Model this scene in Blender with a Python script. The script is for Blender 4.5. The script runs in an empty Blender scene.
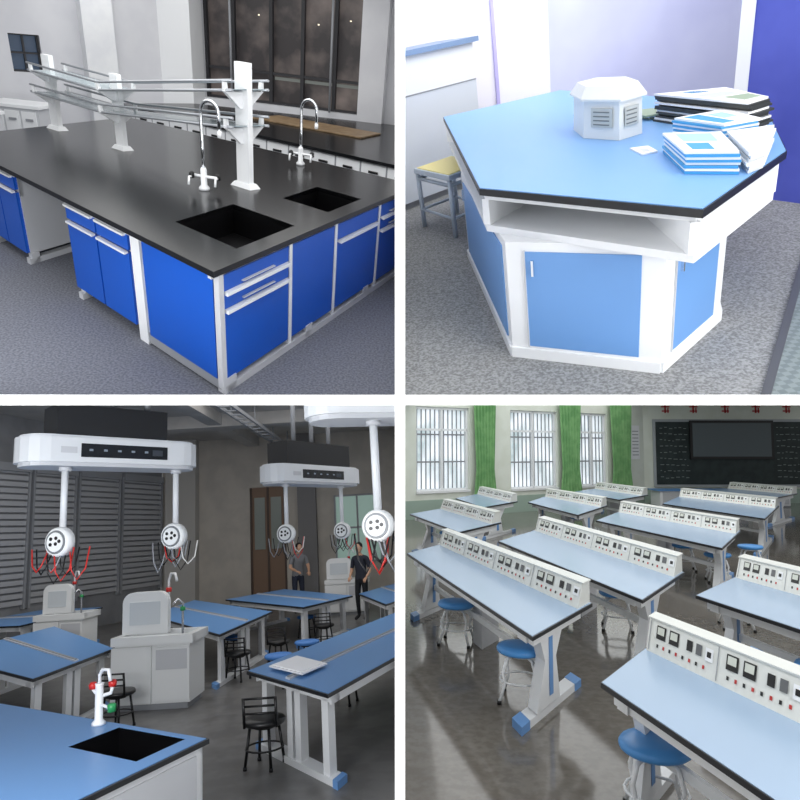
import bpy, bmesh, math, random
from mathutils import Vector, Matrix
random.seed(4)
SC=bpy.context.scene
SC.view_settings.view_transform='Standard'
CAMH={1:2.14,2:1.44,3:2.07,4:2.13}
# "up" of each of the four stage rooms seen from the viewing point (right, up, back)
UPV={1:(125,1157,650),2:(-200,1120,650),3:(-200,3190,-650),4:(0,8800,-650)}
def rot(q):
    U=Vector(UPV[q]).normalized(); Y=Vector((0,0,-1)); Y=(Y-U*Y.dot(U)).normalized()
    return Matrix((Y.cross(U),Y,U))
R={q:rot(q) for q in UPV}
VIEW=Vector((0,0,CAMH[4]))
def roomM(q):
    return Matrix.Translation(VIEW)@(R[4]@R[q].transposed()).to_4x4()@Matrix.Translation((0,0,-CAMH[q]))
RM={q:roomM(q) for q in UPV}
STAGE=Matrix.Translation(VIEW)@R[4].to_4x4()      # frame of the partition cross
HALF=0.0157
SIDE={1:(-1,1),2:(1,1),3:(-1,-1),4:(1,-1)}
# ---------------------------------------------------------------- materials
def lin(c):
    return tuple(((x/255)/12.92 if x/255<=.04045 else ((x/255+.055)/1.055)**2.4) for x in c)+(1,)
MC={}
def mat(name,c,rough=.5,metal=0,c2=None,scale=20,emit=0,detail=3,lo=.4,hi=.6,bump=0,kind='noise',spec=.5):
    if name in MC: return MC[name]
    m=bpy.data.materials.new(name); m.use_nodes=True; nt=m.node_tree
    b=nt.nodes['Principled BSDF']
    b.inputs['Base Color'].default_value=lin(c); b.inputs['Roughness'].default_value=rough; b.inputs['Metallic'].default_value=metal
    b.inputs['Specular IOR Level'].default_value=spec
    if emit:
        b.inputs['Emission Color'].default_value=lin(c); b.inputs['Emission Strength'].default_value=emit
    if c2 is not None:
        tc=nt.nodes.new('ShaderNodeTexCoord')
        if kind=='noise':
            n=nt.nodes.new('ShaderNodeTexNoise'); n.inputs['Scale'].default_value=scale; n.inputs['Detail'].default_value=detail; o=n.outputs['Fac']
        elif kind=='checker':
            n=nt.nodes.new('ShaderNodeTexChecker'); n.inputs['Scale'].default_value=scale; o=n.outputs['Fac']
        nt.links.new(tc.outputs['Object'],n.inputs['Vector'])
        r=nt.nodes.new('ShaderNodeValToRGB'); r.color_ramp.elements[0].position=lo; r.color_ramp.elements[1].position=hi
        r.color_ramp.elements[0].color=lin(c); r.color_ramp.elements[1].color=lin(c2)
        nt.links.new(o,r.inputs[0]); nt.links.new(r.outputs[0],b.inputs['Base Color'])
        if emit: nt.links.new(r.outputs[0],b.inputs['Emission Color'])
        if bump:
            bp=nt.nodes.new('ShaderNodeBump'); bp.inputs['Strength'].default_value=bump; bp.inputs['Distance'].default_value=.01
            nt.links.new(o,bp.inputs['Height']); nt.links.new(bp.outputs[0],b.inputs['Normal'])
    MC[name]=m; return m
white=mat('white_laminate',(238,240,242),.35)
offw=mat('offwhite_paint',(232,234,236),.7,c2=(224,226,230),scale=3)
grey=mat('grey_metal',(150,153,158),.45)
lgrey=mat('light_grey_metal',(200,202,206),.4)
blackm=mat('black_plastic',(16,16,18),.4)
black=mat('black_resin_top',(15,16,18),.22,c2=(21,22,25),scale=60,spec=.3)
blue=mat('royal_blue_laminate',(6,84,190),.35)
chrome=mat('chrome',(225,228,232),.15,1)
# ---------------------------------------------------------------- mesh builder
class Ob:
    def __init__(s,name,q): s.name=name; s.q=q; s.bm=bmesh.new(); s.mats=[]
    def mi(s,m):
        if m not in s.mats: s.mats.append(m)
        return s.mats.index(m)
    def face(s,vs,m,smooth=False):
        try: f=s.bm.faces.new(vs)
        except ValueError: return
        f.material_index=s.mi(m); f.smooth=smooth
    def loft(s,bot,top,m):
        n=len(bot); a=[s.bm.verts.new(p) for p in bot]; b=[s.bm.verts.new(p) for p in top]
        s.face(a[::-1],m); s.face(b,m)
        for i in range(n): s.face([a[i],a[(i+1)%n],b[(i+1)%n],b[i]],m)
    def prism(s,pts,z0,z1,m,top=None):
        top=top or pts
        s.loft([(p[0],p[1],z0) for p in pts],[(p[0],p[1],z1) for p in top],m)
    def box(s,x0,x1,y0,y1,z0,z1,m): s.prism([(x0,y0),(x1,y0),(x1,y1),(x0,y1)],z0,z1,m)
    def poly(s,pts,m): s.face([s.bm.verts.new(p) for p in pts],m)
    def tube(s,path,r,m,n=10,cap=True):
        path=[Vector(p) for p in path]; k=len(path); rs=r if isinstance(r,(list,tuple)) else [r]*k
        rings=[]; ref=None
        for i,p in enumerate(path):
            t=(path[min(i+1,k-1)]-path[max(i-1,0)]).normalized()
            if ref is None: ref=Vector((1,0,0)) if abs(t.x)<.8 else Vector((0,1,0))
            u=(ref-t*ref.dot(t)).normalized(); ref=u; v=t.cross(u)
            rings.append([s.bm.verts.new(p+(u*math.cos(2*math.pi*j/n)+v*math.sin(2*math.pi*j/n))*rs[i]) for j in range(n)])
        for i in range(k-1):
            for j in range(n): s.face([rings[i][j],rings[i][(j+1)%n],rings[i+1][(j+1)%n],rings[i+1][j]],m,True)
        if cap: s.face(rings[0][::-1],m); s.face(rings[-1],m)
    def lathe(s,c,prof,m,n=24,sx=1,sy=1,M=None,smooth=True,phase=0):
        c=Vector(c); rings=[]
        for r,z in prof:
            ring=[]
            for j in range(n):
                a=2*math.pi*j/n+phase; p=Vector((r*sx*math.cos(a),r*sy*math.sin(a),z))
                if M is not None: p=M@p
                ring.append(s.bm.verts.new(c+p))
            rings.append(ring)
        for i in range(len(prof)-1):
            for j in range(n): s.face([rings[i][j],rings[i][(j+1)%n],rings[i+1][(j+1)%n],rings[i+1][j]],m,smooth)
        s.face(rings[0][::-1],m); s.face(rings[-1],m)
    def ell(s,c,r,m,M=None,n=16,k=10):
        prof=[(max(1e-4,math.sin(math.pi*i/k)),-math.cos(math.pi*i/k)) for i in range(k+1)]
        S=Matrix.Diagonal(r); 
        if M is not None: S=M@S
        s.lathe(c,prof,m,n,M=S)
    def wall(s,a,b,s0,s1,z0,z1,d0,d1,m):
        a=Vector(a);b=Vector(b);w=(b-a).normalized();n=Vector((w.y,-w.x))
        P=lambda t,d:tuple(a+w*t+n*d)
        s.prism([P(s0,d0),P(s1,d0),P(s1,d1),P(s0,d1)],z0,z1,m)
    def done(s,bevel=0,clip=True):
        bm=s.bm
        bmesh.ops.recalc_face_normals(bm,faces=bm.faces[:])
        if bevel:
            es=[e for e in bm.edges if len(e.link_faces)==2 and e.calc_face_angle(0)>.7 and e.calc_length()>bevel*4]
            bmesh.ops.bevel(bm,geom=es,offset=bevel,segments=2,affect='EDGES',profile=.5,clamp_overlap=True)
        if clip:
            sx,sy=SIDE[s.q]; c=Vector((0,0,CAMH[s.q]))
            for n in (Vector((sx,0,0)),Vector((0,sy,0))):
                nr=R[s.q]@n
                bmesh.ops.bisect_plane(bm,geom=bm.verts[:]+bm.edges[:]+bm.faces[:],plane_co=c+nr*HALF,plane_no=-nr,clear_outer=True)
        if not bm.verts: return None
        xs=[v.co.x for v in bm.verts]; ys=[v.co.y for v in bm.verts]; zs=[v.co.z for v in bm.verts]
        o=Vector(((min(xs)+max(xs))/2,(min(ys)+max(ys))/2,min(zs)))
        for v in bm.verts: v.co-=o
        me=bpy.data.meshes.new(s.name); bm.to_mesh(me); bm.free()
        for m in s.mats: me.materials.append(m)
        ob=bpy.data.objects.new(s.name,me); SC.collection.objects.link(ob)
        ob.matrix_world=RM[s.q]@Matrix.Translation(o)
        return ob
class Fr:
    """plan frame of a desk or bench: corners O (0,0), U (1,0), UV (1,1), V (0,1)"""
    def __init__(f,O,U,UV,V): f.c=[Vector(p) for p in (O,U,UV,V)]
    def p(f,u,v):
        c=f.c; return c[0]*(1-u)*(1-v)+c[1]*u*(1-v)+c[2]*u*v+c[3]*(1-u)*v
    def q3(f,u,v,z): a=f.p(u,v); return (a.x,a.y,z)
    def box(f,ob,u0,u1,v0,v1,z0,z1,m):
        ob.prism([tuple(f.p(u0,v0)),tuple(f.p(u1,v0)),tuple(f.p(u1,v1)),tuple(f.p(u0,v1))],z0,z1,m)
def slab(ob,f,holes,z0,z1,m):
    us=sorted({0,1}|{h[0] for h in holes}|{h[1] for h in holes}); vs=sorted({0,1}|{h[2] for h in holes}|{h[3] for h in holes})
    for i in range(len(us)-1):
        for j in range(len(vs)-1):
            cu=(us[i]+us[i+1])/2; cv=(vs[j]+vs[j+1])/2
            if any(h[0]<cu<h[1] and h[2]<cv<h[3] for h in holes): continue
            f.box(ob,us[i],us[i+1],vs[j],vs[j+1],z0,z1,m)
def area(name,M,loc,target,sx,sy,P,col=(1,1,1)):
    l=bpy.data.lights.new(name,'AREA'); l.shape='RECTANGLE'; l.size=sx; l.size_y=sy; l.energy=P; l.color=col
    o=bpy.data.objects.new(name,l); SC.collection.objects.link(o)
    d=(Vector(target)-Vector(loc)).normalized()
    o.matrix_world=M@Matrix.Translation(loc)@d.to_track_quat('-Z','Y').to_matrix().to_4x4()
    return o
# ================================================================ stage partitions
wp=mat('white_partition_paint',(250,250,250),.8,emit=.0)
wl=mat('white_glow_edge',(255,255,255),.8,emit=1.0)  # emission added so the partition's front edge reads pure white; no lamp there
def partition(name,vertical,d0,d1,m):
    bm=bmesh.new(); h=HALF-.0002
    def P(w,s,d):
        e=.64*d+.2
        return (w*h,s*e,-d) if vertical else (s*e,w*h,-d)
    vs=[bm.verts.new(P(w,s,d)) for d in (d0,d1) for w,s in ((-1,-1),(1,-1),(1,1),(-1,1))]
    for f in ((0,1,2,3),(7,6,5,4),(0,4,5,1),(1,5,6,2),(2,6,7,3),(3,7,4,0)): bm.faces.new([vs[i] for i in f])
    bmesh.ops.recalc_face_normals(bm,faces=bm.faces[:])
    me=bpy.data.meshes.new(name); bm.to_mesh(me); bm.free(); me.materials.append(m)
    o=bpy.data.objects.new(name,me); SC.collection.objects.link(o); o.matrix_world=STAGE
partition('wall_partition_upright',True,2.06,27,wp); partition('wall_partition_level',False,2.06,27,wp)
partition('glow_edge_1',True,2.0,2.06,wl); partition('glow_edge_2',False,2.0,2.06,wl)
# ================================================================ ROOM 1 : blue island bench
q=1
carpet=mat('grey_carpet',(98,101,111),.95,c2=(126,129,139),scale=60,bump=.3,detail=6)
o=Ob('floor',q); o.box(-14,2,1,16,-.1,0,carpet); o.done()
A1=(-4.11,12.5); B1=(-.6,12.06); L1=(-6.78,10.46)
wallm=mat('pale_wall_paint',(216,217,221),.8,c2=(210,211,216),scale=2)
o=Ob('wall_back',q)
o.wall(A1,B1,-.02,.08,0,3.2,-.3,0,wallm); o.wall(A1,B1,.08,2.9,0,.86,-.3,0,wallm); o.wall(A1,B1,.08,2.9,2.9,3.2,-.3,0,wallm); o.wall(A1,B1,2.9,5,0,3.2,-.3,.0,wallm)
o.wall(A1,B1,-.62,.1,0,3.2,0,.45,white); o.wall(A1,B1,2.92,3.35,0,3.2,0,.25,wallm)
o.done()
o=Ob('wall_left',q); 
w0=-6; o.wall(L1,A1,w0,.5,0,3.2,-.3,0,wallm); o.wall(L1,A1,.5,.92,0,1.1,-.3,0,wallm); o.wall(L1,A1,.5,.92,1.62,3.2,-.3,0,wallm); o.wall(L1,A1,.92,3.4,0,3.2,-.3,0,wallm)
o.wall(L1,A1,1.5,1.95,0,3.2,0,.3,offw); o.done()
night=mat('night_street_view',(44,41,42),.4,c2=(112,102,98),scale=1.6,emit=.6,lo=.42,hi=.8,detail=5)
frm=mat('dark_window_frame',(44,44,48),.5)
o=Ob('window_1',q)
o.wall(A1,B1,.08,2.9,.86,2.9,-.28,-.26,night)
for s_ in (.1,.6,1.27,1.83,2.4,2.86): o.wall(A1,B1,s_-.03,s_+.03,.86,2.9,-.2,-.12,frm)
for z in (.88,1.35): o.wall(A1,B1,.08,2.9,z-.02,z+.02,-.2,-.13,frm)
for s_ in (.62,2.38): o.tube([(A1[0]+s_*.992,A1[1]-s_*.124-.06,.86),(A1[0]+s_*.992,A1[1]-s_*.124-.06,2.9)],.02,grey,8)
lamp=mat('street_lamp_glow',(255,240,210),.5,emit=1.4)
for s_,z in ((1.0,2.2),(2.05,2.15),(2.6,2.25)): o.wall(A1,B1,s_,s_+.025,z,z+.018,-.26,-.25,lamp)
o.wall(A1,B1,1.3,2.85,1.25,1.3,-.26,-.25,mat('street_parapet',(120,124,120),.6,emit=.4))
o.done()
o=Ob('window_2',q); o.wall(L1,A1,.5,.92,1.1,1.62,-.26,-.24,mat('dusk_glass',(70,84,104),.2,emit=.4))
for s_ in (.5,.7,.9): o.wall(L1,A1,s_-.012,s_+.012,1.1,1.62,-.2,-.1,frm)
for z in (1.11,1.36,1.61): o.wall(L1,A1,.5,.92,z-.012,z+.012,-.2,-.1,frm)
o.done()
# island bench
f=Fr((-1.15,3.58),(-4.73,6.58),(-4.0,9.2),(-.06,6.74))
o=Ob('laboratory_island_bench',q)
S=[(.035,.19,.12,.34),(.035,.15,.50,.69)]
slab(o,f,S,.812,.85,black)
basin=mat('sink_black',(8,8,10),.35)
for a,b,c,d in S:
    f.box(o,a,b,c,d,.60,.62,basin)
    for e in ((a-.003,a,c,d),(b,b+.003,c,d),(a,b,c-.004,c),(a,b,d,d+.004)): f.box(o,*e,.6,.845,basin)
for (u0,u1) in ((.012,.205),(.235,.45),(.66,.84),(.86,.985)):
    f.box(o,u0,u1,.03,.97,.09,.60,lgrey)
    f.box(o,u0,u1,.03,.045,.6,.811,lgrey); f.box(o,u0,u1,.955,.97,.6,.811,lgrey)
    f.box(o,u0,u0+.006,.03,.97,.6,.811,lgrey); f.box(o,u1-.006,u1,.03,.97,.6,.811,lgrey)
f.box(o,.206,.232,.018,.05,.0,.811,white); f.box(o,.002,.014,.016,.03,.04,.811,lgrey)
for u0,u1 in ((.2,.45),(.66,.86)):
    f.box(o,u0,u1,.02,.045,.77,.811,white)
for u in (.01,.215,.44,.665,.83,.98):
    f.box(o,u-.008,u+.008,.02,.98,0,.05,lgrey)
    for v in (.03,.34,.66,.95): f.box(o,u-.008,u+.008,v,v+.03,0,.1,lgrey)
f.box(o,.01,.22,.02,.05,.02,.09,grey)
def fr_v(u0,u1,z0,z1): f.box(o,u0,u1,.018,.03,z0,z1,blue)
fr_v(.018,.198,.09,.80)
for u0,u1 in ((.24,.34),(.345,.447),(.664,.748),(.752,.838),(.865,.92),(.925,.982)):
    fr_v(u0,u1,.66,.77); fr_v(u0,u1,.1,.635); f.box(o,u0+.004,u1-.004,.008,.02,.762,.778,white)
    f.box(o,u0+.004,u1-.004,.008,.02,.632,.648,white)
def fr_u(v0,v1,z0,z1): f.box(o,.004,.012,v0,v1,z0,z1,blue)
f.box(o,.006,.014,.0,.99,.795,.811,lgrey)
for v,hw in ((.022,.004),(.268,.006),(.478,.006),(.735,.006),(.975,.008)): f.box(o,.003,.014,v-hw,v+hw,.04,.811,white)
for v0,v1 in ((.028,.260),(.743,.965)):
    fr_u(v0,v1,.69,.793); fr_u(v0,v1,.575,.675); fr_u(v0,v1,.09,.555)
    for z in (.667,.55): f.box(o,-.003,.008,v0+.006,v1-.006,z,z+.022,white)
    for z in (.71,.60): f.box(o,-.001,.008,v0+.06,v1-.06,z,z+.006,lgrey)
fr_u(.276,.470,.09,.793)
fr_u(.486,.727,.67,.793); fr_u(.486,.727,.09,.645); f.box(o,-.003,.008,.494,.72,.642,.664,white)
o.done()
# reagent rack
o=Ob('reagent_shelf_rack',q)
w=Vector((-.816,.578)); n=Vector((-.578,-.816)); O=Vector((-.6,5.16))
def rp(s_,d,z): p=O+w*s_+n*d; return (p.x,p.y,z)
posts=[(1.17,1.83,.10),(3.08,1.55,.08),(4.38,1.6,.10)]
for s0,h,hw in posts:
    o.loft([rp(s0-hw*.8,-.025,.852),rp(s0+hw*.8,-.025,.852),rp(s0+hw*.8,.025,.852),rp(s0-hw*.8,.025,.852)],[rp(s0-hw*.8,-.025,h),rp(s0+hw*.8,-.025,h),rp(s0+hw*.8,.025,h),rp(s0-hw*.8,.025,h)],white)
    k=(h-.85)
    for zf in (.78,.5):
        z=.85+k*zf
        for sg in (-1,1):
            o.loft([rp(s0-.02,sg*.02,z-.13*k),rp(s0+.02,sg*.02,z-.13*k),rp(s0+.02,sg*.05,z-.13*k),rp(s0-.02,sg*.05,z-.13*k)],
                   [rp(s0-.02,sg*.02,z),rp(s0+.02,sg*.02,z),rp(s0+.02,sg*.2,z),rp(s0-.02,sg*.2,z)],white)
            o.loft([rp(s0-.02,sg*.17,z),rp(s0+.02,sg*.17,z),rp(s0+.02,sg*.2,z),rp(s0-.02,sg*.2,z)],
                   [rp(s0-.02,sg*.18,z+.07),rp(s0+.02,sg*.18,z+.07),rp(s0+.02,sg*.2,z+.07),rp(s0-.02,sg*.2,z+.07)],white)
    o.loft([rp(s0-hw-.03,-.06,.851),rp(s0+hw+.03,-.06,.851),rp(s0+hw+.03,.06,.851),rp(s0-hw-.03,.06,.851)],[rp(s0-hw,-.04,.89),rp(s0+hw,-.04,.89),rp(s0+hw,.04,.89),rp(s0-hw,.04,.89)],white)
glass=mat('shelf_glass',(150,164,170),.15)
rail=mat('rail_steel',(168,172,178),.3,.5)
def zz(s_,zf):
    if s_<3.08: h=1.83+(1.55-1.83)*(s_-1.17)/1.91
    else: h=1.55+(1.6-1.55)*(s_-3.08)/1.3
    return .85+(h-.85)*zf
for zf in (.79,.51):
    for d in (-.19,.19):
        for dz in (0,.07):
            o.tube([rp(x,d,zz(x,zf)+dz) for x in (1.08,2,3.08,4.45)],.011,rail,8)
    for s0,s1 in ((1.1,3.08),(3.08,4.38)):
        o.loft([rp(s0,-.17,zz(s0,zf)),rp(s1,-.17,zz(s1,zf)),rp(s1,.17,zz(s1,zf)),rp(s0,.17,zz(s0,zf))],[rp(s0,-.17,zz(s0,zf)+.008),rp(s1,-.17,zz(s1,zf)+.008),rp(s1,.17,zz(s1,zf)+.008),rp(s0,.17,zz(s0,zf)+.008)],glass)
o.done()
def faucet(x,y,h,q=1,z0=.851,dx=.17,dy=-.08):
    o=Ob('gooseneck_faucet',q)
    o.lathe((x,y,z0),[(.045,0),(.045,.02),(.026,.04),(.026,.16),(.02,.18)],white,16)
    pts=[(x,y,z0+.15),(x,y,h-.1)]
    for i in range(0,11):
        a=math.pi*(1-i/10)
        pts.append((x+dx*(.5+.5*math.cos(a)),y+dy*(.5+.5*math.cos(a)),h-.1+.1*math.sin(a)))
    pts.append((x+dx,y+dy,h-.22)); o.tube(pts,.014,chrome,10)
    o.lathe((x+dx,y+dy,h-.26),[(.018,0),(.018,.05)],white,12)
    o.tube([(x-.1,y+.02,z0+.11),(x+.12,y-.03,z0+.11)],.012,white,8)
    for sx_ in (-.1,.12): o.lathe((x+sx_,y-.005,z0+.09),[(.022,0),(.022,.04),(.012,.05)],blackm,10)
    for sx_ in (-.1,.12): o.tube([(x+sx_,y-.005,z0+.1),(x+sx_,y-.07,z0+.11),(x+sx_,y-.09,z0+.05)],.01,white,8)
    o.done()
faucet(-1.83,5.56,1.55); faucet(-1.31,7.13,1.49)
# wall bench
o=Ob('wall_laboratory_bench',q)
f=Fr((-4.92,10.87),(-.1,7.88),(-.1,11.9),(-4.0,11.9))
f.box(o,0,1,0,1,.76,.80,black); f.box(o,.01,1,.02,.98,.06,.76,white); f.box(o,.01,1,.03,.98,0,.06,grey)
for i in range(14):
    a=.012+i*.0705; 
    f.box(o,a,a+.066,.012,.02,.56,.74,white); f.box(o,a,a+.066,.012,.02,.08,.54,white)
    f.box(o,a+.02,a+.046,.004,.012,.64,.665,blackm); f.box(o,a+.066,a+.0705,.014,.02,.06,.76,grey)
f.box(o,.01,1,.014,.02,.54,.56,grey)
o.done()
o=Ob('wooden_board',q); o.prism([(-2.75,10.75),(-.95,9.85),(-.72,10.5),(-2.45,11.35)],.801,.825,mat('brown_wood',(138,116,88),.5,c2=(118,96,70),scale=8)); o.done(.005)
for (x0,x1,y0,y1) in ((-7.4,-5.55,8.2,8.9),(-6.2,-5.45,9.6,10.1)):
    o=Ob('side_storage_cabinet',q)
    o.box(x0,x1,y0,y1,.05,.76,lgrey); o.box(x0-.03,x1+.03,y0-.03,y1+.03,.76,.8,white); o.box(x0+.05,x1-.05,y0+.05,y1-.05,0,.05,grey)
    for i in range(3):
        a=x0+.04+i*(x1-x0-.04)/3; o.box(a,a+(x1-x0)/3-.05,y0-.02,y0,.1,.72,white); o.box(a+.06,a+.16,y0-.04,y0-.02,.6,.63,grey)
    o.done()
area('ceiling_panel_light',RM[1],(-3,6.5,2.85),(-3,6.5,0),4.5,5,135,(1,.99,.97))
area('ceiling_panel_light',RM[1],(-3.5,10.6,2.85),(-3.5,10.8,0),4.5,1.5,42,(1,.99,.97))
area('corridor_panel_light',RM[1],(-1.6,1.2,2.4),(-1.6,4.5,.3),1.6,.8,34,(1,.99,.97))
# ================================================================ ROOM 2 : hexagonal table
q=2
lblue=mat('sky_blue_laminate',(124,172,224),.4)
dblue=mat('cabinet_blue',(108,156,214),.4)
tile=mat('grey_exhibition_carpet',(118,119,119),.95,c2=(156,157,157),scale=85,bump=.15,detail=6)
o=Ob('floor',q); o.box(-1,7,.8,9,-.1,0,tile); o.done()
lav=mat('lavender_backdrop',(200,204,242),.7,c2=(210,214,248),scale=1.2)
pk=mat('pinkish_white_panel',(240,238,247),.7)
o=Ob('wall_back',q); o.box(-2,1.48,7.0,7.1,0,3.4,pk); o.box(1.48,2.02,7.0,7.1,0,3.4,mat('white_lilac_panel',(242,242,251),.6)); o.box(2.02,7,7.0,7.1,0,3.4,lav)
o.box(1.47,1.5,6.96,7,0,3.4,mat('lilac_stripe',(190,182,236),.6)); o.done()
pur=mat('indigo_panel',(76,86,180),.6,c2=(86,96,192),scale=2)
o=Ob('indigo_display_panel',q)
o.prism([(2.66,4.62),(3.4,3.0),(3.5,3.05),(2.74,4.7)],0.0,2.6,pur); o.prism([(2.6,4.66),(2.66,4.6),(2.76,4.72),(2.7,4.78)],0.0,2.6,white)
o.prism([(2.95,4.0),(3.0,3.88),(3.03,3.9),(2.98,4.02)],0.0,2.6,lgrey)
o.done()
o=Ob('exhibition_counter',q)
a=(.05,5.6); b=(1.2,6.47)
o.wall(a,b,-.6,1.42,.06,1.2,-.45,0,white); o.wall(a,b,-.65,1.46,1.2,1.24,-.5,.04,mat('counter_top_blue_grey',(128,152,186),.4)); o.wall(a,b,-.6,1.42,0,.06,-.45,-.03,grey)
o.wall(a,b,-.6,1.42,.9,.91,-.44,.008,grey); o.wall(a,b,.35,.36,.06,1.2,-.44,.008,grey); o.wall(a,b,-.6,1.42,.06,.9,0,.005,mat('counter_front_grey',(214,220,228),.5))
o.done()
P=[(.72,5.46),(.51,2.93),(1.10,2.09),(1.72,2.64),(2.25,3.71),(1.76,5.83)]
C=Vector((1.3,3.75))
def sc(P,k): return [tuple(C+(Vector(p)-C)*k) for p in P]
o=Ob('hexagonal_lab_table',q)
o.prism(P,.728,.756,mat('black_edge_band',(18,18,20),.4)); o.prism(sc(P,.994),.756,.76,lblue)
o.prism(sc(P,.965),.70,.728,white); o.prism(sc(P,.97),.555,.585,white)
o.prism(sc(P,.62),.585,.70,white)
E=sc(P,.965); I=sc(P,.6)
for i in range(6):
    e=Vector(E[i]); i_=Vector(I[i]); d=(i_-e).normalized(); nn=Vector((-d.y,d.x))*.018
    o.prism([tuple(e-nn),tuple(i_-nn),tuple(i_+nn),tuple(e+nn)],.585,.70,white)
for i in (2,3,4):
    e0,e1=E[i],E[(i+1)%6]; f0,f1=sc(P,.945)[i],sc(P,.945)[(i+1)%6]
    o.prism([e0,e1,f1,f0],.585,.70,white)
Bd=[(.64,4.3),(.57,2.75),(1.11,2.36),(1.56,2.74),(1.92,3.6),(1.6,5.0)]
o.prism(Bd,0,.555,white)
for i in range(6):
    a=Vector(Bd[i]); b=Vector(Bd[(i+1)%6]); d=(b-a); L=d.length; d.normalize(); nn=Vector((d.y,-d.x))
    if ((a+b)/2+nn*.1-C).length<((a+b)/2-C).length: nn=-nn
    m=min(.09,L*.17)
    p=lambda t,k:tuple(a+d*t+nn*k)
    o.prism([p(m,.0),p(L-m,.0),p(L-m,.006),p(m,.006)],.065,.515,dblue)
    o.prism([p(0,.0),p(L,.0),p(L,.012),p(0,.012)],0,.05,white)
    o.prism([p(m+.03,.006),p(m+.04,.006),p(m+.04,.02),p(m+.03,.02)],.41,.48,chrome)
    o.prism([p(m-.008,.0),p(m,.0),p(m,.008),p(m-.008,.008)],.06,.52,lgrey)
o.done()
# model box on table
o=Ob('white_hexagonal_box',q)
def hx(cx,cy,rx,ry,ph=.25): return [(cx+rx*math.cos(ph+i*math.pi/3),cy+ry*math.sin(ph+i*math.pi/3)) for i in range(6)]
bx=mat('box_white_plastic',(232,233,229),.45)
cx,cy=1.365,3.70
o.prism(hx(cx,cy,.155,.31),.761,.945,bx,top=hx(cx,cy,.15,.30)); o.prism(hx(cx,cy,.17,.34),.945,.955,bx); o.prism(hx(cx,cy,.17,.34),.955,1.01,bx,top=hx(cx,cy,.135,.26))
h=hx(cx,cy,.156,.315)
for i in (3,4):
    a=Vector(h[i]); b=Vector(h[(i+1)%6]); d=b-a; k=Vector((-.002,-.006))
    o.prism([tuple(a+d*.22),tuple(a+d*.8),tuple(a+d*.8+k),tuple(a+d*.22+k)],.82,.91,mat('device_label',(196,198,192),.5))
    for r_ in range(4): o.prism([tuple(a+d*.28+k),tuple(a+d*.72+k),tuple(a+d*.72+k*1.4),tuple(a+d*.28+k*1.4)],.83+r_*.02,.836+r_*.02,mat('label_text',(120,124,122),.5))
o.done()
cyan=mat('brochure_blue',(70,160,216),.5); paper=mat('paper_white',(244,245,247),.6)
def stack(quad,z0,n,th,cols,jit=.01,name='brochure_stack',patch=None):
    o=Ob(name,2); z=z0
    for i in range(n):
        jx,jy=random.uniform(-jit,jit),random.uniform(-jit,jit)
        Qd=[(x+jx,y+jy) for x,y in quad]
        o.prism(Qd,z,z+th*.9,cols[i%len(cols)]); z+=th
    if patch:
        fq=Fr(*Qd); 
        for u0,u1,v0,v1,m in patch: fq.box(o,u0,u1,v0,v1,z-th*.1,z-th*.1+.0015,m)
    o.done()
pgrey=mat('paper_grey',(206,210,214),.6); pblue=mat('print_pale_blue',(170,206,230),.6)
stack([(1.36,2.98),(1.26,2.56),(1.40,2.42),(1.53,2.80)],.761,8,.0105,[cyan,paper],.006,patch=[(.1,.5,.2,.8,pblue),(.6,.9,.2,.6,cyan)])
stack([(1.42,2.40),(1.50,2.44),(1.74,2.78),(1.56,2.82)],.761,6,.013,[pgrey,paper,paper],.008,patch=[(.2,.8,.6,.9,pgrey)])
stack([(1.50,3.2),(1.56,2.86),(1.72,2.86),(1.74,3.2)],.761,10,.010,[cyan,paper],.008,patch=[(.1,.9,.1,.4,cyan),(.2,.6,.5,.8,pblue)])
blk=mat('brochure_dark',(58,60,58),.5); grn=mat('brochure_grey_green',(160,178,150),.5)
stack([(1.66,3.75),(1.77,3.02),(1.90,3.08),(1.95,3.55)],.761,14,.010,[blk,paper,blk,blk],.014,patch=[(.05,.3,.1,.9,paper),(.35,.6,.2,.8,pgrey),(.65,.9,.3,.9,grn),(.1,.25,.3,.6,cyan)])
stack([(1.60,4.1),(1.64,3.8),(1.76,3.78),(1.78,4.0)],.761,3,.01,[grn,paper],.02)
o=Ob('paper_card',q); o.prism([(1.28,3.16),(1.27,2.99),(1.345,3.0),(1.36,3.14)],.761,.768,paper); o.prism([(1.30,3.1),(1.29,3.03),(1.32,3.02),(1.33,3.08)],.768,.769,pgrey); o.done()
# stool
o=Ob('yellow_top_stool',q)
ply=mat('yellow_plywood',(236,222,150),.5); tubeb=mat('stool_blue_grey',(190,202,216),.4)
Q=[(.42,5.25),(.62,4.75),(.92,5.0),(.76,5.5)]
Cq=Vector((.68,5.12)); q9=[tuple(Cq+(Vector(p)-Cq)*.9) for p in Q]
o.prism(Q,.42,.455,tubeb); o.prism(q9,.455,.462,ply)
for i in range(4):
    a=Vector(q9[i]); b=Vector(q9[(i+1)%4])
    o.tube([(a.x,a.y,0),(a.x,a.y,.42)],.018,tubeb,4)
    o.tube([(a.x,a.y,.14),(b.x,b.y,.14)],.012,tubeb,4)
    o.tube([(a.x,a.y,.38),(b.x,b.y,.38)],.014,tubeb,4)
o.done()
o=Ob('metal_floor_plate',q)
o.prism([(1.37,2.06),(1.39,2.03),(2.65,3.68),(2.62,3.7)],0.001,.012,mat('dark_metal_strip',(84,86,88),.5))
o.prism([(1.39,2.03),(1.5,1.5),(3.2,2.8),(2.65,3.68)],.001,.01,mat('diamond_plate',(112,122,121),.5,c2=(132,142,140),scale=34,kind='checker'))
o.done()
area('exhibition_ceiling_light',RM[2],(1.8,3.6,2.9),(1.8,3.6,0),3,5,82)
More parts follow.
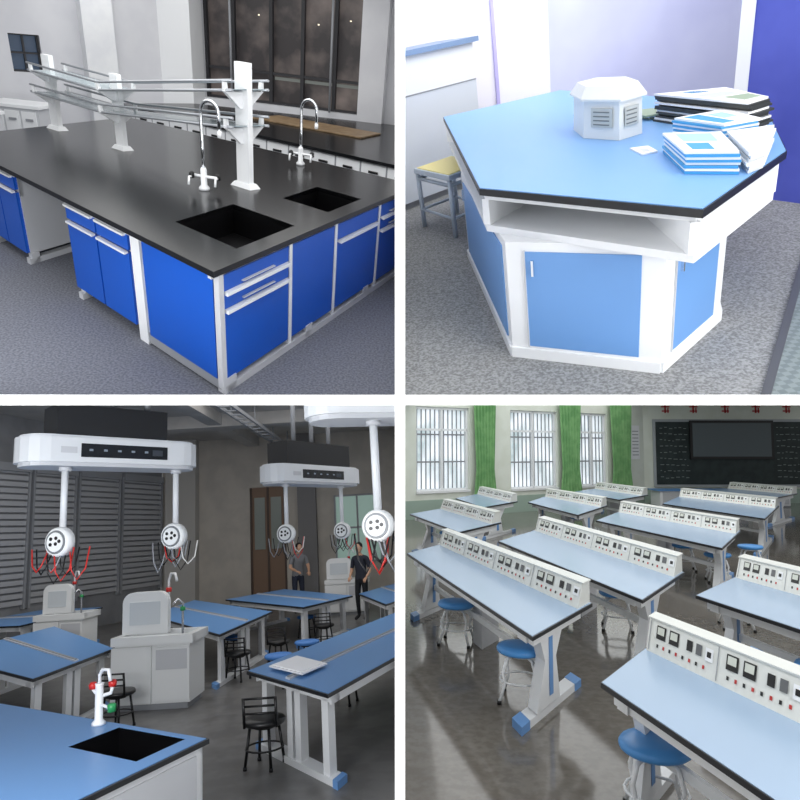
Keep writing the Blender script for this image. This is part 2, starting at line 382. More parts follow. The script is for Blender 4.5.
area('exhibition_ceiling_light',RM[2],(2.0,.6,2.6),(1.6,5.0,.7),2,1.2,46)
area('backdrop_spot_light',RM[2],(2.2,5.2,2.6),(2.4,7,1.0),3,.6,42)
# ================================================================ ROOM 3 : lab with ceiling service units
q=3
tb3=mat('table_blue',(98,148,204),.35); edge=mat('edge_black',(24,26,30),.4)
o=Ob('floor',q); o.box(-20,1,1.5,26,-.1,0,mat('dark_grey_vinyl_floor',(104,103,102),.35,c2=(118,117,116),scale=4)); o.done()
LA=(-9.8,16); LB=(-8.05,22)
dk=mat('grey_side_wall',(140,142,146),.8,c2=(128,130,134),scale=1.5)
o=Ob('wall_left',q); o.wall(LA,LB,-14,6.0,0,6,-.3,0,dk); o.done()
sh=mat('shutter_grey',(176,178,182),.5)
for s0,s1 in ((-3.4,-1.3),(-1.2,.6),(.75,2.15),(2.3,3.9),(4.05,5.9)):
    o=Ob('roller_shutter',q)
    z=.9
    while z<4.15:
        o.wall(LA,LB,s0,s1,z,z+.11,.02,.06,sh); z+=.16
    for s_ in (s0,s1): o.wall(LA,LB,s_-.03,s_+.03,.8,4.25,.005,.1,grey)
    o.wall(LA,LB,s0,s1,4.15,4.35,0.005,.15,grey)
    o.done()
bw=mat('beige_grey_wall',(196,190,181),.8,c2=(184,179,171),scale=1.5)
o=Ob('wall_back',q)
o.box(-8.2,-5.25,22,22.3,0,6,bw); o.box(-5.25,-4.05,22,22.3,3.85,6,bw); o.box(-4.05,1,22,22.3,0,6,bw)
o.box(-7.95,-6.95,21.6,22,0,6,mat('column_grey',(186,184,180),.8)); o.box(-3.6,-3.0,21.7,22,0,6,mat('column_dark',(130,129,130),.8))
o.done()
o=Ob('door_1',q); br=mat('brown_door',(128,102,82),.5)
o.box(-5.24,-4.06,22.05,22.1,0,3.84,br); 
for x in (-5.24,-4.68,-4.12): o.box(x,x+.06,22.0,22.1,0,3.84,mat('door_frame_dark',(76,60,50),.5))
o.box(-5.1,-4.75,22.02,22.05,1.8,3.5,mat('door_glass',(140,148,142),.2)); o.box(-4.55,-4.2,22.02,22.05,1.8,3.5,MC['door_glass'])
o.done()
o=Ob('window_1',q); gg=mat('greenish_window',(140,168,158),.3,emit=.4)
o.box(-2.4,-.9,21.94,21.99,1.2,3.4,gg)
for x in (-2.42,-1.68,-.94): o.box(x,x+.06,21.9,22,1.2,3.4,grey)
for z in (1.2,2.3,3.36): o.box(-2.42,-.88,21.9,22,z,z+.06,grey)
o.done()
o=Ob('ceiling',q); cm=mat('concrete_ceiling',(200,197,193),.85,c2=(184,182,179),scale=1)
o.box(-16,1,8,22.3,5.55,5.7,cm); o.box(-16,1,17.5,18.1,5.2,5.55,cm); o.box(-5.3,-4.9,8,22,5.25,5.55,cm); o.box(-16,1,13,13.4,5.25,5.55,cm); o.done()
o=Ob('cable_tray',q)
for x in (-3.9,-3.6): o.box(x,x+.05,9,21.4,4.9,4.98,grey)
for k in range(25): o.box(-3.9,-3.6,9+k*.5,9.05+k*.5,4.9,4.93,grey)
for k in range(6): o.tube([(-3.75,9.5+k*2.3,4.95),(-3.75,9.5+k*2.3,5.55)],.02,grey,6)
o.done()
def table3(quad,name='blue_student_table',holes=None,z=.78):
    o=Ob(name,3); f=Fr(*quad); holes=holes or []
    slab(o,f,holes,z-.035,z-.004,edge)
    e=.006
    us=sorted({e,1-e}|{x for h in holes for x in h[:2]}); vs=sorted({e,1-e}|{x for h in holes for x in h[2:]})
    for i in range(len(us)-1):
        for j in range(len(vs)-1):
            cu=(us[i]+us[i+1])/2; cv=(vs[j]+vs[j+1])/2
            if any(h[0]<cu<h[1] and h[2]<cv<h[3] for h in holes): continue
            f.box(o,us[i],us[i+1],vs[j],vs[j+1],z-.004,z,tb3)
    for a,b,c,d in holes:
        f.box(o,a,b,c,d,z-.25,z-.23,basin)
        for g in ((a-.004,a,c,d),(b,b+.004,c,d),(a,b,c-.008,c),(a,b,d,d+.008)): f.box(o,*g,z-.25,z-.003,basin)
    return o,f
def legs3(o,f,z=.78):
    f.box(o,.02,.98,.475,.525,z,z+.018,lgrey); f.box(o,.02,.98,.49,.51,z+.018,z+.028,grey)
    for v in (.03,.95): f.box(o,.03,.97,v,v+.02,z-.12,z-.035,white)
    for u in (.04,.92):
        f.box(o,u,u+.035,.03,.97,z-.12,z-.035,white)
        for v in (.08,.42,.52,.84): 
            f.box(o,u,u+.035,v,v+.07,.05,z-.1,white)
        f.box(o,u-.005,u+.04,.02,.98,0,.06,white)
        for v in (.0,.95): f.box(o,u-.008,u+.043,v,v+.05,0,.065,dblue)
T1=((-1.44,4.78),(-4.2,6.54),(-4.9,4.79),(-2.14,3.03))
o,f=table3(T1,'sink_lab_table',holes=[(.05,.28,.04,.28)])
f.box(o,.01,.99,.02,.03,.06,.745,white); f.box(o,.01,.03,.02,.98,.06,.745,white); f.box(o,.01,.99,.96,.98,.06,.745,white); f.box(o,.97,.99,.02,.98,.06,.745,white); f.box(o,.02,.98,.04,.96,0,.06,grey)
for a in (.04,.28,.52,.76): f.box(o,a,a+.2,.975,.985,.1,.7,lgrey)
for a in (.06,.52): f.box(o,.005,.012,a,a+.42,.1,.7,lgrey)
o.done()
TT=[((-1.74,7.05),(-.76,5.83),(.5,9.3),(-.25,11.4)),
    ((-6.69,9.6),(-4.1,7.35),(-4.05,9.2),(-6.57,12.4)),
    ((-5.19,13.34),(-2.83,9.9),(-2.61,12.6),(-5.27,16.3)),
    ((-4.4,15.9),(-2.1,13.0),(-1.3,14.8),(-3.4,18.0)),
    ((-9.4,13.2),(-7.5,12.9),(-7.3,15.9),(-8.9,16.2)),
    ((-1.2,15.2),(-.5,12.6),(.4,15),(-.3,18.0))]
for i,t in enumerate(TT):
    o,f=table3(t)
    if i in (0,): f=Fr(t[0],t[3],t[2],t[1])
    legs3(o,f); o.done()
o=Ob('laboratory_water_tap',q)
red=mat('tap_red',(200,44,38),.4); grn2=mat('tap_green',(44,150,86),.4)
x,y=-2.44,5.30
o.lathe((x,y,.781),[(.05,0),(.05,.02),(.03,.04),(.03,.28),(.035,.3)],white,14)
o.tube([(x,y,1.06),(x,y,1.14),(x+.03,y-.02,1.18),(x+.09,y-.05,1.18),(x+.11,y-.06,1.1)],.014,white,8)
o.tube([(x,y,.98),(x+.08,y+.02,1.0),(x+.1,y,1.05)],.014,white,8); o.lathe((x+.1,y,1.05),[(.028,0),(.032,.03),(.02,.05)],red,10)
o.lathe((x-.05,y,1.04),[(.028,0),(.032,.03),(.02,.05)],red,10); o.tube([(x,y,.98),(x-.05,y,1.04)],.014,white,8)
o.lathe((x+.12,y-.05,.88),[(.03,0),(.034,.05),(.02,.06)],grn2,10); o.tube([(x,y,.93),(x+.12,y-.05,.9)],.012,white,8)
o.done()
o=Ob('open_booklet',q); 
o.prism([(-1.5,7.0),(-1.08,6.5),(-.9,6.95),(-1.3,7.5)],.812,.825,paper); o.prism([(-1.47,7.02),(-1.1,6.56),(-.95,6.93),(-1.3,7.4)],.825,.834,paper); o.done()
def station(x,y,sc_=1):
    o=Ob('service_sink_station',3); w=1.0*sc_; d=.62
    st=mat('station_white',(234,236,236),.35); 
    o.box(x,x+w,y,y+d,.08,.82,st); o.box(x+.04,x+w-.04,y+.04,y+d,0,.08,grey)
    o.box(x-.03,x+.5*w,y-.04,y+.02,.1,.8,st); o.box(x+.53*w,x+w,y-.03,y+.0,.12,.78,st); o.box(x+.56*w,x+.97*w,y-.035,y-.03,.5,.75,lgrey)
    for a in ((x-.03,x+w+.05,y-.06,y+.05),(x-.03,x+w+.05,y+d-.05,y+d+.02),(x-.03,x+.06,y,y+d),(x+w-.05,x+w+.05,y,y+d)): o.box(*a,.82,.93,st)
    o.box(x+.05,x+w-.05,y+.04,y+d-.05,.82,.84,grey)
    pts=[]; x0,x1=x,x+.62*w; z0,z1=.93,1.48; r=.14
    for cx,cz,a0 in ((x1-r,z1-r,0),(x0+r,z1-r,90)):
        for k in range(7): a=math.radians(a0+k*15); pts.append((cx+r*math.cos(a),cz+r*math.sin(a)))
    pts=[(x1,z0)]+pts+[(x0,z0)]
    o.loft([(px,y+.22,pz) for px,pz in pts],[(px,y+.34,pz) for px,pz in pts],st)
    o.box(x0+.1,x1-.1,y+.21,y+.22,1.05,1.35,mat('station_panel_grey',(206,212,216),.3))
    fx=x+.55*w
    o.tube([(fx,y+.45,.9),(fx,y+.45,1.6),(fx+.04,y+.42,1.7),(fx+.12,y+.36,1.7),(fx+.16,y+.32,1.6)],.018,white,8)
    o.lathe((fx,y+.45,1.45),[(.04,0),(.04,.06)],red,10)
    o.tube([(x+.8*w,y+.3,.9),(x+.8*w,y+.3,1.3),(x+.75*w,y+.25,1.36),(x+.7*w,y+.2,1.3)],.016,chrome,8); o.lathe((x+.8*w,y+.3,1.2),[(.035,0),(.035,.05)],grn2,10)
    o.done()
station(-3.98,9.05); station(-2.3,18.1,1.1); station(-7.25,13.0,.9)
disp=mat('dark_display',(22,26,32),.2)
def capsule(o,p0,p1,hw,z0,z1,m,n=8):
    p0=Vector(p0);p1=Vector(p1);d=(p1-p0).normalized();k=Vector((-d.y,d.x)); pts=[]
    c0=p0+d*hw; c1=p1-d*hw
    for i in range(n+1):
        a=-math.pi/2+math.pi*i/n; pts.append(tuple(c1+d*hw*math.cos(a)+k*hw*math.sin(a)))
    for i in range(n+1):
        a=math.pi/2+math.pi*i/n; pts.append(tuple(c0+d*hw*math.cos(a)+k*hw*math.sin(a)))
    o.prism(pts,z0,z1,m); return pts
def device(o,c,r,yaw=0):
    c=Vector(c); M=Matrix.Rotation(yaw,3,'Z')@Matrix.Rotation(math.pi/2,3,'X')
    dv=mat('device_white',(236,238,238),.35)
    o.lathe(c,[(r*.8,-.05),(r,-.03),(r,.03),(r*.86,.05)],dv,24,M=M)
    o.lathe(c,[(r*.8,.05),(r*.78,.055)],mat('device_ring',(120,124,128),.4),24,M=M)
    o.lathe(c,[(r*.66,.055),(r*.64,.06)],dv,24,M=M)
    for dx,dz in ((-.3,.22),(.12,.26),(-.32,-.15),(.1,-.12),(.38,.05)):
        o.lathe(c+M@Vector((dx*r,dz*r,.062)),[(r*.13,-.004),(r*.12,.003)],blackm,8,M=M)
    for k in range(8):
        a=random.uniform(-.9,.9)*r; l=random.uniform(.1,.2); s_=random.choice((-1,1))
        col=random.choice((blackm,blackm,blackm,grey,red,mat('cable_white',(220,220,216),.5)))
        o.tube([c+Vector((a,-.03,-r*.7)),c+Vector((a+.03*s_,-.06,-r-l*.6)),c+Vector((a+.07*s_,-.05,-r-l)),c+Vector((a+.12*s_,-.02,-r-l*.55)),c+Vector((a+.14*s_,0,-r*.4))],.006,col,6)
def ceilunit(p0,p1,z0,z1,hw,tubes,drop,dr,blackbox,dispf):
    o=Ob('ceiling_service_unit',3); wm=mat('unit_white',(224,227,230),.35)
    capsule(o,p0,p1,hw,z0+.03,z1-.02,wm); 
    P0=Vector(p0);P1=Vector(p1);d=(P1-P0).normalized();L=(P1-P0).length;n=Vector((d.y,-d.x))
    capsule(o,P0+d*.03,P1-d*.03,hw-.03,z0,z0+.03,lgrey); capsule(o,P0+d*.03,P1-d*.03,hw-.03,z1-.02,z1,wm)
    g=lambda s_,k:tuple(P0+d*s_*L+n*k)
    a,b=dispf
    o.prism([g(a,hw-.01),g(b,hw-.01),g(b,hw+.008),g(a,hw+.008)],z0+.07,z1-.07,disp)
    o.prism([g(a-.1,hw-.01),g(a-.02,hw-.01),g(a-.02,hw+.004),g(a-.1,hw+.004)],z0+.1,z1-.1,lgrey)
    for k in range(5):
        t=a+.05+(b-a-.1)*k/5
        o.prism([g(t-.01,hw),g(t+.01,hw),g(t+.01,hw+.011),g(t-.01,hw+.011)],z0+.12,z0+.137,mat('icon_grey',(120,130,140),.4,emit=.15))
    t=b-.06; o.prism([g(t-.03,hw),g(t+.03,hw),g(t+.03,hw+.011),g(t-.03,hw+.011)],z0+.1,z1-.1,mat('unit_button_panel',(60,66,74),.3))
    ba,bb,bz=blackbox
    o.prism([g(ba,hw*.7),g(bb,hw*.7),g(bb,-hw*.9),g(ba,-hw*.9)],z1,z1+bz,mat('unit_black_housing',(30,31,34),.5))
    for t in (.3,.5,.7): o.tube([g(t,0)+(z1+bz,),g(t,0)+(z1+bz+2.2,)],.03,grey,8)
    for t in tubes:
        c=g(t,hw*.2)
        o.tube([c+(z0+.02,),c+(drop+dr*.8,)],.026,wm,10)
        o.lathe(c+(z0-.03,),[(.045,0),(.05,.035)],lgrey,12)
        device(o,Vector((c[0],c[1]-.03,drop)),dr,-.25)
    o.done()
ceilunit((-3.02,5.0),(-1.98,6.1),2.75,3.0,.2,(.24,.87),2.16,.115,(.17,.78,.26),(.28,.76))
ceilunit((-1.72,8.0),(-.74,9.4),2.75,3.0,.22,(.18,.8),2.14,.115,(.14,.85,.3),(.26,.72))
ceilunit((-.62,4.1),(.5,4.4),2.79,2.98,.2,(.38,),2.12,.1,(.2,.8,.3),(.5,.8))
def stool(x,y,q,seat,leg,h=.45,r=.2,curved=False,back=False):
    o=Ob('round_stool' if not back else 'student_chair',q)
    o.lathe((x,y,h-.06),[(r*.9,0),(r,.015),(r*1.02,.035),(r*.96,.055),(r*.6,.065),(.01,.066)],seat,24)
    o.lathe((x,y,h-.09),[(r*.5,0),(r*.55,.03)],leg,16)
    for k in range(4):
        a=k*math.pi/2+.5; c,s_=math.cos(a),math.sin(a)
        if curved:
            pts=[(x+c*r*.35,y+s_*r*.35,h-.07),(x+c*r*.75,y+s_*r*.75,h-.1),(x+c*r*.95,y+s_*r*.95,h-.2),(x+c*r*.85,y+s_*r*.85,.16),(x+c*r*1.15,y+s_*r*1.15,.012)]
        else: pts=[(x+c*r*.7,y+s_*r*.7,h-.07),(x+c*r*.95,y+s_*r*.95,.012)]
        o.tube(pts,.014,leg,8)
        o.lathe((pts[-1][0],pts[-1][1],0),[(.02,0),(.018,.03)],blackm,8)
    rr=r*.88
    o.tube([(x+rr*math.cos(a*math.pi/8),y+rr*math.sin(a*math.pi/8),.17) for a in range(17)],.009,leg,6,cap=False)
    if back:
        for dx in (-.15,.15): o.tube([(x+dx,y-.16,h-.05),(x+dx,y-.2,h+.22)],.014,leg,6)
        for dz in (.08,.145,.21): o.tube([(x-.15,y-.19,h+dz),(x+.15,y-.19,h+dz)],.011,leg,6)
    o.done()
bs=mat('stool_blue_seat',(70,128,200),.5)
for x,y in ((-5.2,8.1),(-2.0,10.0),(-1.75,11.1),(-5.9,8.6),(-2.3,14.6),(-.95,8.8),(-3.2,12.2)): stool(x,y,3,bs,blackm)
for x,y in ((-3.6,8.3),(-1.48,6.65),(-2.75,10.6),(-2.3,11.5),(-4.6,7.0),(-1.75,13.2)): stool(x,y,3,blackm,blackm,back=True,h=.43)
area('partition_fill_light',STAGE,(-4.8,-.03,-15),(-4.8,-2,-15.0001),9,14,430,(1,.97,.93))  # added fill lamp just under the level partition, edge-on to the camera
area('camera_side_fill',RM[3],(-2.4,1.4,2.1),(-2.2,8,.8),1.5,.9,130,(.95,.97,1))  # added fill from the camera's left, out of view; no window there
# ================================================================ ROOM 4 : classroom rows
q=4
o=Ob('floor',q); o.box(-1,22,1,27,-.1,0,mat('terrazzo_floor',(104,99,92),.1,c2=(116,111,104),scale=14,detail=6,spec=.7)); o.done()
WA=(.15,19.49); WB=(9.52,25.47); BA=(9.52,25.47); BB=(15.92,25.47)
cream=mat('cream_wall',(228,233,223),.8,c2=(222,227,215),scale=2); dado=mat('green_dado',(160,180,168),.7)
o=Ob('wall_left',q)
holes=[(.4,2.45,.8,3.4),(4.2,6.4,.75,3.4),(7.5,9.0,.75,3.4)]
cur=-1.0
for a,b,z0,z1 in holes:
    o.wall(WA,WB,cur,a,0,4.4,-.3,0,cream); o.wall(WA,WB,a,b,0,z0,-.3,0,cream); o.wall(WA,WB,a,b,z1,4.4,-.3,0,cream); cur=b
o.wall(WA,WB,cur,11.15,0,4.4,-.3,0,cream); o.wall(WA,WB,-1,11.1,0,.55,0,.015,dado)
o.done()
o=Ob('wall_front',q); o.wall(BA,BB,-.2,9,0,4.6,-.3,0,cream); o.wall(BA,BB,-.0,9,0,.55,0,.015,dado); o.done()
sky=mat('bright_daylight_view',(226,232,238),.5,c2=(160,176,178),scale=1.1,emit=.85,lo=.42,hi=.68,detail=4)
for i,(a,b,z0,z1) in enumerate(holes):
    o=Ob('window_%d'%(i+1),q); o.wall(WA,WB,a,b,z0,z1,-.3,-.28,sky)
    o.wall(WA,WB,a,b,z0-.05,z0+.02,-.28,.06,white)
    n=int((b-a)/.17)
    for k in range(n+1): o.wall(WA,WB,a+k*(b-a)/n-.016,a+k*(b-a)/n+.016,z0,z1,-.24,-.21,grey)
    for z in (z0+.05,z0+.9,z0+1.75,z1-.05): o.wall(WA,WB,a,b,z-.025,z+.025,-.2,-.17,grey)
    for s_ in (a+.03,(a+b)/2,b-.03): o.wall(WA,WB,s_-.04,s_+.04,z0,z1,-.16,-.08,white)
    for z in (z0+.04,z1-.04,z1-.7): o.wall(WA,WB,a,b,z-.035,z+.035,-.16,-.08,white)
    o.done()
cg=mat('green_curtain',(134,184,124),.8,c2=(112,164,106),scale=3)
def curtain(s0,s1,z0,z1):
    o=Ob('green_curtain',4); a=Vector(WA);b=Vector(WB);w=(b-a).normalized();n=Vector((w.y,-w.x)); N=48; top=[];bot=[]
    for i in range(N+1):
        t=i/N; s_=s0+(s1-s0)*t; d=.16+.04*math.sin(t*math.pi*14)
        p=a+w*s_+n*d; m_=(s0+s1)/2; p2=a+w*(m_+(s_-m_)*.8)+n*d
        top.append(o.bm.verts.new((p.x,p.y,z1))); bot.append((o.bm.verts.new((p2.x,p2.y,z0+.9)),o.bm.verts.new((p.x,p.y,z0))))
    for i in range(N):
        o.face([bot[i][0],bot[i+1][0],top[i+1],top[i]],cg,True); o.face([bot[i][1],bot[i+1][1],bot[i+1][0],bot[i][0]],cg,True)
    r0=a+w*(s0-.1)+n*.16; r1=a+w*(s1+.1)+n*.16
    o.tube([(r0.x,r0.y,z1+.02),(r1.x,r1.y,z1+.02)],.02,grey,6)
    o.done()
curtain(2.5,3.45,.55,3.85); curtain(6.35,7.45,.5,3.85); curtain(9.0,10.25,.45,3.85)
o=Ob('wall_poster',q); o.wall(WA,WB,10.35,10.85,1.7,3.0,0,.02,paper)
for k in range(8): o.wall(WA,WB,10.42,10.78,1.85+k*.13,1.88+k*.13,.02,.024,grey)
o.done()
o=Ob('blackboard',q)
o.wall(BA,BB,.35,6.3,.62,3.25,.02,.08,mat('aluminium_frame',(170,176,180),.4)); o.wall(BA,BB,.45,6.2,.72,3.15,.08,.1,mat('blackboard_green',(34,46,46),.6,c2=(44,56,56),scale=3))
chalk=mat('chalk',(130,140,138),.9)
for r_ in range(9):
    for xs,xe in ((.6,1.65),(5.15,6.0)):
        x=xs
        while x<xe:
            l=random.uniform(.05,.16); z=2.9-r_*.24+random.uniform(-.03,.03)
            o.wall(BA,BB,x,x+l,z,z+.025,.1,.104,chalk); x+=l+.08
o.done()
o=Ob('interactive_screen',q); o.wall(BA,BB,1.75,5.0,1.7,3.2,.105,.18,blackm); o.wall(BA,BB,1.85,4.9,1.8,3.1,.18,.185,mat('screen_glass',(78,90,94),.12)); o.done()
o=Ob('red_slogan_sign',q); rs=mat('slogan_red',(186,52,50),.6)
for s_ in (.85,1.95,3.2,4.4,5.6):
    o.wall(BA,BB,s_,s_+.06,3.5,3.85,0,.02,rs); o.wall(BA,BB,s_-.12,s_+.2,3.72,3.77,0,.02,rs); o.wall(BA,BB,s_-.1,s_+.18,3.55,3.6,0,.02,rs); o.wall(BA,BB,s_+.12,s_+.16,3.5,3.7,0,.02,rs)
o.done()
o=Ob('teacher_demonstration_desk',q); ft=Fr((9.3,23.6),(14.2,23.6),(14.2,24.6),(9.3,24.6))
ft.box(o,0,1,0,1,.58,.62,tb3); ft.box(o,.02,.98,.08,.95,.05,.58,white); ft.box(o,.02,.98,.1,.95,0,.05,grey)
for k in range(5): ft.box(o,.04+k*.19,.21+k*.19,.06,.08,.1,.54,lgrey)
o.done()
desk_top=mat('pale_blue_laminate',(156,180,206),.25)
panelw=mat('console_white',(222,224,219),.4); mface=mat('meter_face',(206,210,200),.4)
def desk(L,N,Rr,Bk,det=1):
    o=Ob('student_experiment_desk',4); f=Fr(L,N,Rr,Bk); z=.78
    f.box(o,0,1,0,1,z-.032,z-.003,edge); f.box(o,.004,.996,.008,.992,z-.003,z,desk_top)
    f.box(o,.03,.97,.1,.9,z-.13,z-.032,white)
    zc=z+.19
    A=[f.q3(.01,.76,z),f.q3(.99,.76,z),f.q3(.99,.995,z),f.q3(.01,.995,z)]
    T=[f.q3(.01,.86,zc),f.q3(.99,.86,zc),f.q3(.99,.995,zc),f.q3(.01,.995,zc)]
    o.loft(A,T,panelw); f.box(o,.005,.995,.85,1.0,zc,zc+.01,panelw)
    def patch(u0,u1,t0,t1,m,k=.004):
        def g(u,t):
            a=Vector(f.q3(u,.76,z)); b=Vector(f.q3(u,.86,zc)); p=a+(b-a)*t
            nrm=(b-a).cross(Vector(f.q3(.99,.8,z))-Vector(f.q3(.01,.8,z))).normalized()
            c=(Vector(f.q3(.5,.9,z))-Vector(f.q3(.5,.1,z)))
            if nrm.dot(c)>0: nrm=-nrm
            return p+nrm*k
        o.poly([g(u0,t0),g(u1,t0),g(u1,t1),g(u0,t1)],m)
    sg=mat('socket_grey',(96,98,100),.4)
    for side in range(4):
        b0=.02+side*.245
        for i in range(2):
            a=b0+.025+i*.05; patch(a,a+.036,.46,.86,blackm); patch(a+.005,a+.031,.6,.82,mface,.007)
        patch(b0+.14,b0+.16,.5,.8,blackm); patch(b0+.172,b0+.192,.5,.8,sg); patch(b0+.205,b0+.23,.45,.8,white,.006); patch(b0+.211,b0+.224,.55,.7,blackm,.008)
        for k in range(8):
            a=b0+.03+k*.024; patch(a,a+.007,.2,.3,rs if k%2 else blackm)
        patch(b0-.002,b0+.001,.05,.95,grey)
    for u in (.05,.90):
        f.box(o,u,u+.045,.08,.92,z-.13,z-.06,white)
        a=[f.q3(u,.22,.07),f.q3(u+.045,.22,.07),f.q3(u+.045,.6,.07),f.q3(u,.6,.07)]; b=[f.q3(u,.36,.42),f.q3(u+.045,.36,.42),f.q3(u+.045,.54,.42),f.q3(u,.54,.42)]
        c=[f.q3(u,.25,z-.08),f.q3(u+.045,.25,z-.08),f.q3(u+.045,.7,z-.08),f.q3(u,.7,z-.08)]
        o.loft(a,b,white); o.loft(b,c,white)
        f.box(o,u+.0455,u+.047,.42,.48,.14,.6,dblue)
        f.box(o,u-.003,u+.042,.04,.96,0,.06,white)
        f.box(o,u-.004,u+.044,.0,.12,0,.065,dblue); f.box(o,u-.004,u+.044,.88,1.0,0,.065,dblue)
    f.box(o,.07,.93,.44,.48,.3,.36,white)
    f.box(o,.45,.52,.5,.85,.0,.65,lgrey)
    o.done()
desk((.09,8.5),(.95,4.77),(1.68,5.79),(.68,9.49))
desk((1.16,3.87),(1.66,1.6),(2.5,2.2),(1.80,4.70))
desk((2.72,6.1),(3.3,3.6),(4.2,4.6),(3.75,7.2))
desk((1.43,9.59),(2.16,5.9),(3.11,7.22),(2.45,11.2))
desk((3.67,12.3),(4.36,8.92),(5.6,10.8),(4.9,14.4))
desk((.2,13.5),(.95,10.6),(1.85,12.0),(1.1,15.0))
desk((3.2,16.4),(3.6,13.3),(4.9,15.5),(4.3,18.9))
desk((6.4,16),(7.0,12.6),(8.9,15.4),(8.2,19))
desk((1.5,17.7),(1.9,15.0),(3.0,16.7),(2.5,19.8))
desk((5.4,20.3),(5.75,17.2),(7.2,19),(6.8,22.3))
desk((5.9,9.6),(6.4,7),(7.6,8.2),(7.1,10.9))
desk((9.6,20.6),(10.0,17.6),(11.9,19.6),(11.4,22.4))
sb=mat('stool_cushion_blue',(80,152,220),.35)
for x,y in ((1.03,5.70),(1.47,3.88),(2.57,7.86),(6.08,11.44),(.62,7.3),(2.2,9.2),(1.35,11.9),(5.0,11.6),(3.3,5.2),(4.4,16.2),(1.0,13.3),(2.0,2.9),(5.1,10.6),(4.0,7.9)): stool(x,y,4,sb,white,curved=True)
area('partition_fill_light',STAGE,(4.8,-.03,-14),(4.8,-2,-14.0001),8.5,22,600,(1,1,.98))  # added fill for room 4, flush below the partition so it stays unseen
area('camera_side_fill',RM[4],(2.6,.6,2.3),(3,7,.7),1.6,1.2,75)  # added out-of-view fill near the camera, not a window
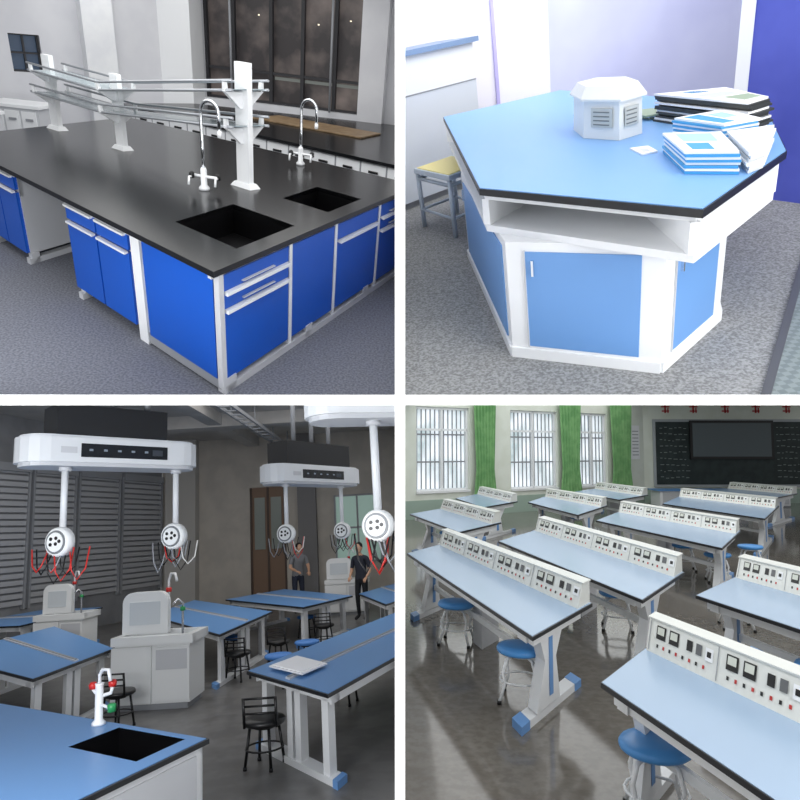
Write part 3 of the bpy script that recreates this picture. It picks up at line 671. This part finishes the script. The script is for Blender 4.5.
# ================================================================ people in room 3
def person(x,y,H,yaw,shirt,pants,pose,name='person_standing'):
    skin=mat('skin',(214,168,138),.6); hair=mat('hair_black',(22,20,20),.6); shoe=mat('shoe_dark',(34,34,38),.5)
    k=H/1.75
    J={'pel':(0,0,.95),'waist':(0,.0,1.08),'chest':(0,.02,1.28),'up':(0,.03,1.42),'neck':(0,.03,1.5),'hb':(0,.05,1.56),
       'lh':(-.09,0,.9),'lk':(-.1,.03,.5),'la':(-.1,-.02,.1),'lt':(-.11,.16,.04),
       'rh':(.09,0,.9),'rk':(.1,.04,.5),'ra':(.11,-.02,.1),'rt':(.13,.16,.04),
       'ls':(-.18,.02,1.42),'le':(-.24,.0,1.13),'lw':(-.22,.18,.98),'rs':(.18,.02,1.42),'re':(.25,.0,1.13),'rw':(.2,.2,1.0)}
    J.update(pose)
    names=list(J); idx={n:i for i,n in enumerate(names)}
    E=[('pel','waist'),('waist','chest'),('chest','up'),('up','neck'),('neck','hb'),('pel','lh'),('lh','lk'),('lk','la'),('la','lt'),('pel','rh'),('rh','rk'),('rk','ra'),('ra','rt'),('up','ls'),('ls','le'),('le','lw'),('up','rs'),('rs','re'),('re','rw')]
    Rd={'pel':(.15,.11),'waist':(.135,.1),'chest':(.165,.115),'up':(.13,.09),'neck':(.055,.055),'hb':(.055,.055),'lh':(.09,.09),'lk':(.06,.06),'la':(.042,.042),'lt':(.04,.03),'ls':(.065,.065),'le':(.045,.045),'lw':(.027,.027)}
    me=bpy.data.meshes.new('sk'); me.from_pydata([J[n] for n in names],[(idx[a],idx[b]) for a,b in E],[])
    ob=bpy.data.objects.new('sk',me); SC.collection.objects.link(ob)
    ob.modifiers.new('s','SKIN'); sb_=ob.modifiers.new('d','SUBSURF'); sb_.levels=2
    for n in names:
        key=n if n in Rd else 'l'+n[1:]
        v=me.skin_vertices[0].data[idx[n]]; v.radius=Rd[key]; v.use_root=(n=='pel')
    bpy.context.view_layer.update(); dg=bpy.context.evaluated_depsgraph_get()
    em=bpy.data.meshes.new_from_object(ob.evaluated_get(dg))
    bpy.data.objects.remove(ob)
    o=Ob(name,3); M=Matrix.Translation((x,y,0))@Matrix.Rotation(yaw,4,'Z')@Matrix.Scale(k,4)
    Mr=M.to_3x3()
    vs=[o.bm.verts.new(M@v.co) for v in em.vertices]
    lw,rw,le,re_=[Vector(J[n]) for n in ('lw','rw','le','re')]
    for p in em.polygons:
        c=p.center; m=shirt
        if c.z<.93: m=pants
        if c.z<.09: m=shoe
        if c.z>1.485 and abs(c.x-J['neck'][0])<.09: m=skin
        for e,w_ in ((le,lw),(re_,rw)):
            ax=(w_-e); t=(c-e).dot(ax)/ax.length_squared
            if t>-.15 and (c-(e+ax*t)).length<.09: m=skin
        o.face([vs[i] for i in p.vertices],m,True)
    hc=Vector(J['hb'])+Vector((0,.02,.1)); T=lambda v:M@Vector(v)
    o.ell(T(hc),(.078,.095,.118),skin,M=Mr); o.ell(T(hc+Vector((0,.035,-.06))),(.05,.055,.055),skin,M=Mr)
    o.ell(T(hc+Vector((0,-.022,.032))),(.086,.098,.105),hair,M=Mr)
    o.ell(T(hc+Vector((0,.1,-.015))),(.013,.02,.024),skin,M=Mr,n=8,k=6)
    for s_ in (-1,1):
        o.ell(T(hc+Vector((s_*.032,.085,.012))),(.013,.008,.007),paper,M=Mr,n=8,k=6); o.ell(T(hc+Vector((s_*.032,.092,.012))),(.006,.004,.006),hair,M=Mr,n=8,k=6)
        o.ell(T(hc+Vector((s_*.08,.0,-.005))),(.012,.02,.03),skin,M=Mr,n=8,k=6)
    o.ell(T(hc+Vector((0,.088,-.055))),(.024,.008,.007),mat('lips',(160,90,84),.6),M=Mr,n=8,k=6)
    for wn,en,sg in (('lw','le',1),('rw','re',-1)):
        w_=Vector(J[wn]); d=(w_-Vector(J[en])).normalized(); sd=Vector((1,0,0)); sd=(sd-d*sd.dot(d)).normalized(); up=sd.cross(d)
        B=Matrix((sd,d,up)).transposed()
        o.ell(T(w_+d*.045),(.04,.055,.018),skin,M=Mr@B,n=10,k=8)
        for j,(off,l) in enumerate(((-.028,.06),(-.01,.072),(.01,.07),(.027,.055))):
            p0=w_+d*.08+sd*off; p1=p0+d*l*.5-up*.006; p2=p1+d*l*.4-up*.025
            o.tube([T(p0),T(p1),T(p2)],[.009*k,.0085*k,.006*k],skin,6)
        p0=w_+d*.03+sd*sg*.032; o.tube([T(p0),T(p0+d*.03+sd*sg*.02-up*.01),T(p0+d*.055+sd*sg*.02-up*.02)],[.011*k,.01*k,.007*k],skin,6)
    o.done(clip=False)
gs=mat('shirt_grey',(132,134,138),.8); ds=mat('shirt_dark',(46,48,60),.8); jn=mat('trousers_dark',(40,46,64),.8)
person(-3.25,19.3,1.95,math.pi+.5,gs,jn,{'hb':(0,.13,1.53),'neck':(0,.1,1.48),'up':(0,.08,1.41),'chest':(0,.05,1.27),'ls':(-.18,.08,1.4),'rs':(.18,.08,1.4),'le':(-.25,.12,1.14),'lw':(-.18,.34,1.02),'re':(.25,.14,1.14),'rw':(.15,.36,1.06)})
person(-1.25,16.9,1.85,math.pi-.4,ds,mat('trousers_black',(26,28,34),.8),{})
# ================================================================ world + camera
w=bpy.data.worlds.new('world'); SC.world=w; w.use_nodes=True
w.node_tree.nodes['Background'].inputs[0].default_value=(.95,.97,1,1); w.node_tree.nodes['Background'].inputs[1].default_value=.4
cam=bpy.data.cameras.new('camera'); cam.sensor_width=36; cam.lens=650/800*36; cam.clip_start=.05; cam.clip_end=200
co=bpy.data.objects.new('camera',cam); SC.collection.objects.link(co); co.matrix_world=STAGE; SC.camera=co
